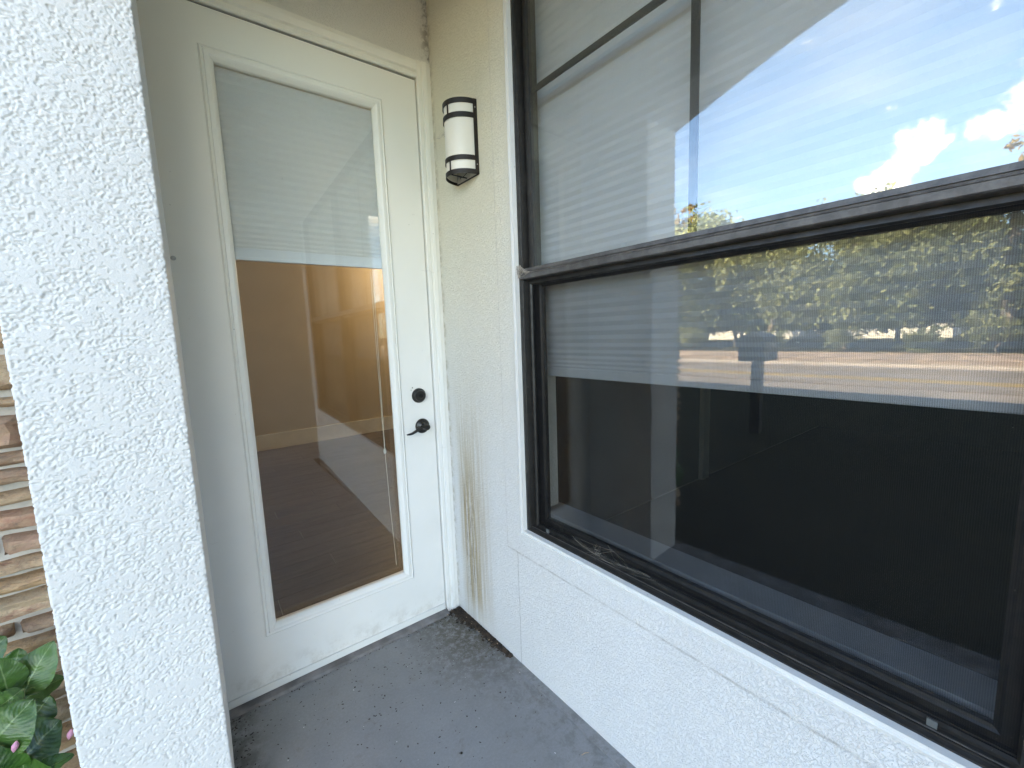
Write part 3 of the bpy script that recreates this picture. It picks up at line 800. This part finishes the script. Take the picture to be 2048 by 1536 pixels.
while y < 4.22:
    x = XC1 - .11 - (ri * .43) % 1.2; 
    while x < 2.5:
        xa, xb = max(x, XC1 - .11), min(x + 1.22, 2.54)
        y1 = min(y + pw - .003, 4.228)
        if xb - xa > .05:
            key = (round(xb - xa, 3), round(y1 - y, 3))
            if key not in plank_cache:
                q = MB().box(0, xb - xa, 0, y1 - y, -.005, 0); me = q.mesh('plank'); me.materials.append(M['plank'])
                plank_cache[key] = me
            o = bpy.data.objects.new('plank', plank_cache[key]); COL.objects.link(o); o.parent = ifl; o.location = (xa + .001, y, 0)
        x += 1.223
    y += pw; ri += 1
# warm ceiling lamp further inside the room
cl = thing('ceiling_lamp', 'warm lit ceiling lamp glowing inside the room behind the door', 'lamp', (1.95, 3.75, 2.67))
k = NT('lit_dome'); e = k.n('ShaderNodeEmission', ins={'Color': (1, .70, .40, 1), 'Strength': 1.6}); k.l(e.outputs[0], k.out.inputs['Surface'])
part(MB().lathe([(.16, 0), (.155, .03), (.12, .07), (.06, .095), (.005, .10)], (1.95, 3.75, 2.665), (0, 0, -1), 28), 'lamp_dome', k.m, cl, smooth=True)
pl = bpy.data.lights.new('lamp_light', 'POINT'); pl.energy = 7; pl.color = (1, .78, .55); pl.shadow_soft_size = .15
po = bpy.data.objects.new('lamp_light', pl); COL.objects.link(po); po.parent = cl; po.location = (0, 0, -.22)

# =================================================================== WALL LAMP
LS, LW, LD, LB, LT = .260, .078, .092, 1.967, 2.236
wl = thing('wall_lamp', 'half round outdoor lamp with milky diffuser and dark iron bands beside the door', 'wall lamp', (LS, 0, LB), wall=True)
def arc(w_, d_, n=24, a0=0, a1=pi): return [(LS + w_ * cos(a0 + (a1 - a0) * i / n), -d_ * sin(a0 + (a1 - a0) * i / n)) for i in range(n + 1)]
def shell(mb, w1, d1, w0, d0, z0, z1, n=24, a0=0, a1=pi):
    A = arc(w1, d1, n, a0, a1); B = arc(w0, d0, n, a0, a1); pts = A + B[::-1]
    nn = len(pts); vs = [(p[0], p[1], z0) for p in pts] + [(p[0], p[1], z1) for p in pts]; m_ = n + 1; fs = []
    for i in range(n):
        a, b = i, i + 1; c, d = nn - 1 - i, nn - 2 - i
        fs += [(a, b, nn + b, nn + a), (c, nn + c, nn + d, d), (a, c, d, b), (nn + a, nn + b, nn + d, nn + c)]
    fs += [(0, nn, 2 * nn - 1, nn - 1), (n, n + 1, nn + n + 1, nn + n)]
    mb.add(vs, fs)
mb = MB().box(LS - LW, LS + LW, -.0035, -.0003, LB, LT); mb.box(LS - LW + .001, LS - LW + .013, -.0052, -.0036, LB, LT)
part(mb, 'back_plate', M['lampiron'], wl)
mb = MB(); shell(mb, LW - .004, LD - .004, LW - .0065, LD - .0065, LB + .010, LT - .010)
part(mb, 'diffuser', M['lampwhite'], wl, smooth=True)
for z0, h in ((LT - .018, .018), (LT - .068, .018), (LB + .050, .017), (LB, .017)):
    mb = MB(); shell(mb, LW, LD, LW - .0022, LD - .0022, z0, z0 + h); part(mb, 'iron_band', M['lampiron'], wl, smooth=True)
for z0, z1 in ((LT - .050, LT - .018), (LB + .017, LB + .050)):
    for a in (pi * .44,):
        mb = MB(); shell(mb, LW + .0004, LD + .0004, LW - .0020, LD - .0020, z0, z1, 3, a - .035, a + .035); part(mb, 'iron_bar', M['lampiron'], wl)
mb = MB(); shell(mb, LW + .0006, LD + .0006, LW - .0018, LD - .0018, LB + .001, LT - .001, 5, 0.0, .17); mb.box(LS + LW - .001, LS + LW + .0015, -.012, -.0004, LB, LT)
part(mb, 'side_strap', M['lampiron'], wl)
for zz in (LT - .030, LB + .035):
    p_ = (LS + (LW + .001) * cos(.10), -(LD) * sin(.10), zz)
    part(MB().lathe([(.0030, 0), (.0026, .0012), (.0008, .0018)], p_, (.75, -.6, 0), 12), 'screw', M['metal'], wl, smooth=True)
mb = MB().prism([(LS + (LW - .008) * cos(t), -(LD - .008) * sin(t)) for t in [i * pi / 20 for i in range(21)]], lambda p, t: (p[0], p[1], t), LT - .012, LT - .010)
part(mb, 'top_cap', M['lampinner'], wl)
mb = MB().box(LS - LW + .006, LS + LW - .006, -.0060, -.0037, LB + .004, LT - .012)
part(mb, 'reflector', M['lampinner'], wl)
mb = MB().lathe([(.013, 0), (.013, .03), (.010, .034), (.010, .05)], (LS, -.042, LT - .012), (0, 0, -1), 16); mb.lathe([(.010, 0), (.020, .02), (.024, .04), (.019, .06), (.006, .07)], (LS, -.042, LT - .055), (0, 0, -1), 16)
part(mb, 'bulb', M['lampwhite'], wl, smooth=True)
mb = MB().tube([(LS, -.004, LB + .03), (LS - .002, -.020, LB + .012), (LS, -.036, LB + .004), (LS, -.036, LB - .002)], .0013, 6); mb.box(LS - .002, LS + .002, -.088, -.004, LB + .006, LB + .009)
part(mb, 'bracket', M['lampiron'], wl)

# =================================================================== PLANT behind the column
def leaf_mat():
    k = NT('broad_leaf'); tcn = k.n('ShaderNodeTexCoord'); uv = k.n('ShaderNodeUVMap'); s = k.sep(uv.outputs[0]); p = k.pos(); oi = k.n('ShaderNodeObjectInfo')
    c = k.mix(k.ramp(k.noise(p, 22, 5, .65), .3, .7), (.010, .042, .008), (.042, .120, .018))
    c = k.mix(k.math('MULTIPLY', oi.outputs['Random'], .4), c, (.09, .17, .04))
    rib = k.ramp(k.math('ABSOLUTE', k.math('SUBTRACT', s[1], .5)), .028, .006)
    c = k.mix(k.math('MULTIPLY', rib, .75), c, (.19, .27, .12))
    vv = k.math('SINE', k.math('MULTIPLY', k.math('SUBTRACT', s[0], k.math('MULTIPLY', k.math('ABSOLUTE', k.math('SUBTRACT', s[1], .5)), .55)), 95))
    c = k.mix(k.ramp(vv, .8, 1, 0, .12), c, (.10, .16, .05))
    c = k.mix(k.ramp(k.noise(p, 60, 5, .7), .55, .75, 0, .25), c, (.10, .17, .07))
    b = k.bsdf(c, .38, k.bump(vv, .12, .002, k.bump(k.noise(p, 45, 4), .5, .003)), .5)
    b.inputs['Subsurface Weight'].default_value = .0
    return k.m
M['leaf'] = leaf_mat()
M['stem'] = simple('plant_stem', (.10, .13, .05), .6)
M['petal'] = simple('pink_petal', (.62, .28, .40), .6)
pt_ = thing('leafy_plant', 'broad leaved green plant at the foot of the stone wall', 'plant', (-1.42, -.26, GZ))
def px_pt(px, py, y):
    d = CF + CR * ((px - 1024) / 838.99) + CU * ((768 - py) / 838.99); k_ = (y - CP.y) / d.y
    return CP + d * k_
def leaf(base, tip, width, lift, roll, curl=.25, name='leaf'):
    base, tip = Vector(base), Vector(tip); ax = tip - base; L = ax.length; ax.normalize()
    nrm = Vector((.15, -.75, .65)); side = ax.cross(nrm).normalized(); nrm = side.cross(ax).normalized()
    side = side * cos(roll) + nrm * sin(roll); nrm = side.cross(ax).normalized()
    width *= 1.18; NU, NV = 18, 8; vs = []; uvs = []
    for i in range(NU + 1):
        u = i / NU; wv = width * (sin(pi * min(1, u ** .8)) ** .75) * (1 - .12 * u) + .002
        for j in range(NV + 1):
            v = j / NV - .5
            p = base + ax * (L * u) + side * (wv * v * 2) + nrm * (lift * sin(pi * u) - curl * wv * (1 - abs(v) * 2) * .55 + .006 * mnoise.noise(Vector((u * 7 + base.x * 50, v * 5, L * 10))) - .5 * lift * u * u)
            vs.append(p); uvs.append((u, j / NV))
    fs = [(i * (NV + 1) + j, i * (NV + 1) + j + 1, (i + 1) * (NV + 1) + j + 1, (i + 1) * (NV + 1) + j) for i in range(NU) for j in range(NV)]
    me = bpy.data.meshes.new(name); o3 = OFF[pt_]; me.from_pydata([tuple(v - o3) for v in vs], [], fs); uvl = me.uv_layers.new(name='UVMap')
    for lp in me.loops: uvl.data[lp.index].uv = uvs[lp.vertex_index]
    for p in me.polygons: p.use_smooth = True
    me.materials.append(M['leaf']); o = bpy.data.objects.new(name, me); COL.objects.link(o); o.parent = pt_
    return o
leaves = [((44, 1392), (104, 1284), -.26, -.24, .040, .015, .15), ((44, 1402), (128, 1352), -.22, -.20, .036, .01, .5), ((18, 1392), (-4, 1318), -.27, -.27, .032, .01, -.2),
          ((14, 1370), (38, 1296), -.23, -.21, .032, .0, .2), ((46, 1378), (-22, 1428), -.29, -.31, .020, .015, .3), ((-34, 1508), (62, 1402), -.33, -.33, .056, .02, -.15),
          ((18, 1545), (118, 1440), -.25, -.23, .078, .01, .35), ((-60, 1340), (12, 1272), -.20, -.18, .030, .0, 0), ((60, 1560), (146, 1508), -.33, -.33, .020, .01, .4),
          ((-40, 1470), (-90, 1380), -.30, -.28, .05, .02, 0), ((10, 1580), (-50, 1500), -.34, -.36, .05, .02, .2), ((80, 1600), (40, 1520), -.30, -.36, .04, .02, .2),
          ((-20, 1600), (-100, 1560), -.3, -.3, .05, .02, .2), ((60, 1440), (100, 1390), -.16, -.14, .04, .0, .1)]
for (b, t, yb, yt, wd_, lf, rl) in leaves:
    leaf(px_pt(*b, yb), px_pt(*t, yt), wd_, lf, rl)
root_p = Vector((-1.42, -.24, GZ))
for (b, t, yb, yt, wd_, lf, rl) in leaves:
    e_ = px_pt(*b, yb); mid_ = (e_ + root_p) / 2 + Vector((0, 0, .06))
    part(MB().tube([root_p, mid_, e_], [.007, .005, .0035], 7), 'stem', M['stem'], pt_, smooth=True)
for (a, b, yy) in ((30, 1494, -.36), (140, 1469, -.30)):
    c_ = px_pt(a, b, yy); part(MB().lathe([(.001, -.012), (.0055, -.004), (.0065, .004), (.003, .011), (.0005, .014)], c_, (.3, 0, 1), 10), 'flower_bud', M['petal'], pt_, smooth=True)

# =================================================================== DEBRIS, COBWEBS
M['debris'] = simple('dark_leaf_debris', (.045, .030, .020), .9, 60, .002, .6, 40)
M['drychip'] = simple('dry_chips', (.38, .27, .17), .8, 0, 0, .5, 60)
def bits(name, mat, n, fn, smin, smax, flat=.4, label=None, seed=1):
    r = random.Random(seed); mb = MB()
    for _ in range(n):
        c = fn(r)
        if c is None: continue
        sz = r.uniform(smin, smax); a = r.uniform(0, pi); el = r.uniform(1, 2.4)
        vs = []
        for q in range(5):
            t = a + q * 2 * pi / 5; rr = sz * r.uniform(.6, 1.1)
            x, y = rr * cos(t) * el, rr * sin(t); vs.append((c[0] + x * cos(a) - y * sin(a), c[1] + x * sin(a) + y * cos(a), c[2] + .0005))
        top = (c[0], c[1], c[2] + sz * flat * r.uniform(.6, 1.3))
        mb.add(vs + [top], [(q, (q + 1) % 5, 5) for q in range(5)])
    return part(mb, name, mat, kind='stuff')
def corner_pt(r):
    s_ = .015 + .42 * r.random() ** 1.3; wid = .066 * (1 - s_ / .60)
    p = W(s_, -.002 - abs(r.gauss(0, wid * .42)), 0); return (p.x, p.y, .004)
bits('debris', M['debris'], 1900, corner_pt, .0014, .0066, .9, seed=3)
bits('debris', M['drychip'], 130, corner_pt, .0012, .0042, .9, seed=4)
def scat(r):
    x = r.uniform(-.95, .0); y = -abs(r.gauss(0, .55)) - .02
    return None if (y < -1.5) else (x, y, .0005)
bits('dirt_specks', M['debris'], 420, scat, .0008, .0028, .5, seed=5)
bits('dirt_specks', M['debris'], 160, lambda r: (r.uniform(-.96, -.07), .0 - abs(r.gauss(0, .014)) - .018, .0005), .0008, .0028, .6, seed=8)
bits('dirt_specks', M['debris'], 200, lambda r: (XC1 + abs(r.gauss(0, .03)) + .004, r.uniform(-.9, -.03), .0005), .0008, .0035, .6, seed=9)
bits('paint_flakes', simple('paint_flake', (.7, .7, .68), .7), 34, scat, .0007, .0018, .4, seed=6)
# a few larger bits lying on the slab
def pebble(x, y, r_, lab):
    mb = MB(); o_ = bmesh.new(); bmesh.ops.create_icosphere(o_, subdivisions=2, radius=r_)
    for v in o_.verts:
        v.co *= 1 + .25 * mnoise.noise(v.co * 200 + Vector((x * 10, y * 10, 0))); v.co.z *= .55
    vs = [tuple(v.co + Vector((x, y, r_ * .5))) for v in o_.verts]; fs = [tuple(v.index for v in f.verts) for f in o_.faces]; o_.free()
    mb.add(vs, fs); o = part(mb, 'pebble', M['debris'], smooth=True); return tag(o, lab, 'pebble')
def fl_pt(px, py):
    d = CF + CR * ((px - 1024) / 838.99) + CU * ((768 - py) / 838.99); k_ = -CP.z / d.z; return CP + d * k_
for (a, b, r_, lb) in ((923, 1507, .0042, 'round brown pebble nearest the bottom edge of the grey porch floor'), (842, 1279, .0036, 'small dark pebble on the grey floor close to the door bottom'),
                       (834, 1259, .0032, 'tiny dark pebble against the door threshold, uppermost of the pebbles'), (710, 1375, .0030, 'small reddish brown pebble in the middle of the grey floor')):
    q = fl_pt(a, b); pebble(q.x, q.y, r_, lb)
tw = fl_pt(1170, 1508)
o = part(MB().tube([(tw.x - .012, tw.y + .003, .002), (tw.x, tw.y, .004), (tw.x + .012, tw.y - .006, .002)], [.0012, .001, .0006], 6), 'twig', M['drychip'])
tag(o, 'short pale twig lying on the grey floor beside the window wall', 'twig')

def web(name, anchors, n, label, mat, seed, r_=.00022, clump=None):
    r = random.Random(seed); mb = MB(); A = [Vector(a) for a in anchors]
    for _ in range(n):
        i, j = r.sample(range(len(A)), 2); p = A[i].lerp(A[i - 1], r.random() * .35); q = A[j].lerp(A[j - 1], r.random() * .35)
        m_ = (p + q) / 2 + Vector((r.uniform(-1, 1), r.uniform(-1, 1), r.uniform(-1, .3))) * (p - q).length * .12
        mb.tube([p, p.lerp(m_, .5), m_, q.lerp(m_, .5), q], r_ * r.uniform(.6, 1.3), 3)
    if clump:
        c = Vector(clump[0])
        for _ in range(clump[2]):
            d = Vector((r.gauss(0, 1), r.gauss(0, .35), r.gauss(0, 1))) * clump[1]; e_ = Vector((r.gauss(0, 1), r.gauss(0, .3), r.gauss(0, 1))) * clump[1] * .7
            mb.tube([c + d, c + d + e_ * .5 + Vector((0, 0, -.001)), c + d + e_], r_ * 1.3, 3)
    root = thing(name, label, 'cobweb', A[0], wall=True)
    part(mb, 'threads', mat, root); return root
M['silk'] = simple('dusty_silk', (.42, .38, .33), .9)
web('cobweb', [(.560, -.018, 1.590), (.575, -.008, 1.592), (.60, -.010, 1.565), (.566, -.018, 1.545), (.63, -.012, 1.562)], 46, 'dusty cobweb clump at the left end of the window meeting rail', M['silk'], 2, .0004, ((.570, -.016, 1.572), .006, 60))
web('cobweb', [(.78, .008, .668), (.88, .004, .640), (1.02, .006, .648), (.93, .010, .690), (1.14, .008, .640), (.83, .003, .632)], 26, 'wispy cobweb stretched over the bottom track of the window', M['silk'], 5, .00014, ((.90, .006, .650), .011, 40))
web('cobweb', [(.03, -.004, 2.205), (.10, -.002, 2.200), (.175, -.006, 2.212), (.178, -.010, 2.190), (.09, -.001, 2.185)], 20, 'thin cobweb strands between the door casing and the wall lamp', M['silk'], 8, .0003)

# =================================================================== BEYOND THE PORCH (seen mirrored in the glass)
def tree_mats():
    out = []
    for i, (a, b) in enumerate((((.15, .18, .075), (.38, .40, .22)), ((.10, .13, .06), (.29, .32, .18)), ((.22, .15, .04), (.40, .24, .07)))):
        k = NT('foliage_%s' % ('green', 'dark', 'autumn')[i]); p = k.pos(); oi = k.n('ShaderNodeObjectInfo')
        f = k.noise(p, 1.1, 5, .7); c = k.mix(k.ramp(f, .35, .68), a, b)
        c = k.mix(k.ramp(k.noise(p, 9, 2, .6), .5, .75, 0, .5), c, (.30, .29, .16))
        c = k.mix(k.math('MULTIPLY', oi.outputs['Random'], .3), c, (.12, .13, .05))
        d = k.n('ShaderNodeBsdfDiffuse'); k.l(c, d.inputs[0]); t = k.n('ShaderNodeBsdfTranslucent'); k.l(c, t.inputs[0])
        mx = k.n('ShaderNodeMixShader'); mx.inputs[0].default_value = .3; k.l(d.outputs[0], mx.inputs[1]); k.l(t.outputs[0], mx.inputs[2]); k.l(mx.outputs[0], k.out.inputs['Surface'])
        out.append(k.m)
    return out
FM = tree_mats()
M['bark'] = simple('bark', (.16, .13, .10), .9, 14, .02, .3, 5)
def tree_meshes(h, r_, nleaf, lsz, seed, mat, sparse=1.0, low=.12, nb=9):
    r = random.Random(seed); tb = MB()
    pts = [Vector((0, 0, -.3))]; 
    for i in range(1, 7): pts.append(Vector((r.uniform(-.12, .12) * i, r.uniform(-.12, .12) * i, h * .8 * i / 6)))
    tb.tube(pts, [.16 * h / 7 * (1 - i / 8) for i in range(7)], 8); tips = [pts[-1]]
    for i in range(nb):
        u = r.uniform(max(.15, low), .95); b = pts[0].lerp(pts[-1], u); a = r.uniform(0, 2 * pi); L = r_ * (1.15 - .5 * u) * r.uniform(.7, 1.1)
        e = b + Vector((cos(a) * L, sin(a) * L, L * r.uniform(.15, .7))); mm = b.lerp(e, .5) + Vector((0, 0, .1 * L))
        tb.tube([b, mm, e], [.05 * h / 7, .03 * h / 7, .012 * h / 7], 5); tips += [mm, e, b.lerp(e, .75)]
        for _ in range(2):
            e2 = e + Vector((r.uniform(-1, 1), r.uniform(-1, 1), r.uniform(-.2, .9))) * L * .4; tb.tube([mm, e.lerp(e2, .4), e2], [.02 * h / 7, .012 * h / 7, .006 * h / 7], 4); tips.append(e2)
    trunk = tb.mesh('trunk'); trunk.materials.append(M['bark'])
    R = np.random.RandomState(seed); C = []
    ncl = int(nleaf / 26)
    for i in range(ncl):
        t = tips[R.randint(len(tips))]; q = np.array(t) + R.normal(0, r_ * .24, 3) * np.array([1, 1, .9])
        q[2] = max(q[2], h * low + R.rand() * .3); q[2] = min(q[2], h * (1.0 + .04 * R.randn()))
        C.append(q)
    C = np.array(C); cid = R.randint(0, ncl, nleaf); ctr = C[cid] + R.normal(0, r_ * .085, (nleaf, 3))
    a1 = R.normal(0, 1, (nleaf, 3)); a1 /= np.linalg.norm(a1, axis=1)[:, None]; a2 = np.cross(a1, R.normal(0, 1, (nleaf, 3))); a2 /= np.linalg.norm(a2, axis=1)[:, None]
    sz = lsz * (0.6 + .8 * R.rand(nleaf))[:, None]
    V = np.stack([ctr - a1 * sz, ctr + a2 * sz * .5, ctr + a1 * sz, ctr - a2 * sz * .5], 1).reshape(-1, 3)
    me = bpy.data.meshes.new('crown'); n4 = len(V)
    me.vertices.add(n4); me.vertices.foreach_set('co', V.ravel()); me.loops.add(n4); me.loops.foreach_set('vertex_index', np.arange(n4, dtype=np.int32))
    me.polygons.add(nleaf); me.polygons.foreach_set('loop_start', (np.arange(nleaf) * 4).astype(np.int32)); me.update(calc_edges=True); me.materials.append(mat)
    return trunk, me
TV = [tree_meshes(6.2, 2.3, 19000, .115, 11, FM[0], low=.2), tree_meshes(5.6, 2.2, 19000, .11, 12, FM[1], low=.2), tree_meshes(7.0, 2.6, 20000, .12, 13, FM[0], low=.2), tree_meshes(12, 1.5, 5200, .15, 14, FM[2], low=.58, nb=9)]
SH = [tree_meshes(2.3, 1.3, 3800, .09, 31, FM[0], low=.02, nb=7), tree_meshes(1.8, 1.2, 3200, .08, 32, FM[1], low=.02, nb=7)]
def plant_tree(vi, x, y, sc, rz, label, name='tree', cat='tree', src=TV, group=None):
    t = thing(name, label, cat, (x, y, GZ), group=group); t.rotation_euler = (0, 0, rz); t.scale = (sc, sc, sc)
    tr_, cr_ = src[vi]
    for nm, me in (('trunk', tr_), ('crown', cr_)):
        o = bpy.data.objects.new(nm, me); COL.objects.link(o); o.parent = t
ty = -20; i = 0
TLS = ('medium sized light green', 'low dark green', 'taller wide light green')
while ty < 34:
    plant_tree([0, 1, 2][i % 3], -27.5 + rnd.uniform(-1.6, 1.6), ty, rnd.uniform(.98, 1.2), rnd.uniform(0, 6), TLS[i % 3] + ' tree in the front row across the road, reflected in the glass', group='trees beyond the road')
    plant_tree([2, 0, 1][i % 3], -33.5 + rnd.uniform(-1.5, 1.5), ty + 1.6, rnd.uniform(.9, 1.1), rnd.uniform(0, 6), TLS[(i + 2) % 3] + ' tree showing its top behind the front row across the road', group='trees beyond the road')
    ty += rnd.uniform(2.7, 3.5); i += 1
plant_tree(3, -30.0, 15.2, 1.05, 1.0, 'tall thin tree with sparse orange leaves above the row of trees', src=TV)
plant_tree(3, -27.0, -1.5, .88, 2.6, 'tall bare branched tree with rusty leaves at the right of the reflected row', src=TV)
ty = -18; i = 0
while ty < 30:
    plant_tree(i % 2, -25.0 + rnd.uniform(-.5, .6), ty, rnd.uniform(.4, .75), rnd.uniform(0, 6), ('light green low bush', 'dark green low bush')[i % 2] + ' on the verge below the trees, reflected in the window', 'bush', 'bush', SH, 'bushes along the verge')
    ty += rnd.uniform(2.0, 4.2); i += 1
# letter box on its post and two white marker posts
M['mbdark'] = simple('dark_grey_box', (.04, .045, .05), .5)
mb_ = thing('mailbox', 'dark letter box on a square post on the lawn, reflected in the window', 'mailbox', (-5.2, .52, GZ))
part(MB().box(-5.26, -5.14, .46, .58, GZ, .86), 'post', M['mbdark'], mb_)
m2 = MB(); m2.prism([(-.16, .86), (.16, .86), (.16, 1.10)] + [(.16 * cos(t), 1.10 + .14 * sin(t)) for t in [j * pi / 10 for j in range(1, 10)]] + [(-.16, 1.10)], lambda p, t: (t, .52 + p[0], p[1]), -5.45, -4.95)
part(m2, 'box', M['mbdark'], mb_)
part(MB().box(-4.949, -4.94, .40, .64, .89, 1.12), 'flap', M['mbdark'], mb_)
for (x, y, h, lb) in ((-18.6, 5.1, .95, 'white marker post at the roadside, nearer of the two reflected'), (-20.2, 5.3, 1.0, 'white marker post at the roadside, farther of the two reflected')):
    o = part(MB().box(x - .09, x + .09, y - .10, y + .10, GZ, GZ + h), 'marker_post', M['whitepaint'], bevel=.02); tag(o, lb, 'post')

wh = thing('white_house', 'low white house glimpsed through the gaps under the trees beyond the road', 'house', (-46, 4, GZ))
mb = MB().box(-52, -44, -22, -6, GZ, 2.9); mb.box(-52, -44, 1, 19, GZ, 2.7)
part(mb, 'wall', M['whitepaint'], wh)
mb = MB()
for y0, y1, h in ((-22, -6, 2.9), (1, 19, 2.7)): mb.prism([(-43.5, h), (-48, h + 1.5), (-52.5, h)], lambda p, t: (p[0], t, p[1]), y0 - .4, y1 + .4)
part(mb, 'roof', M['shingle'], wh)
for y in (-19, -14.5, -9, 4, 8, 12.5, 16): part(MB().box(-43.99, -43.9, y, y + 1.3, .8, 1.9), 'window', M['mbdark'], wh)
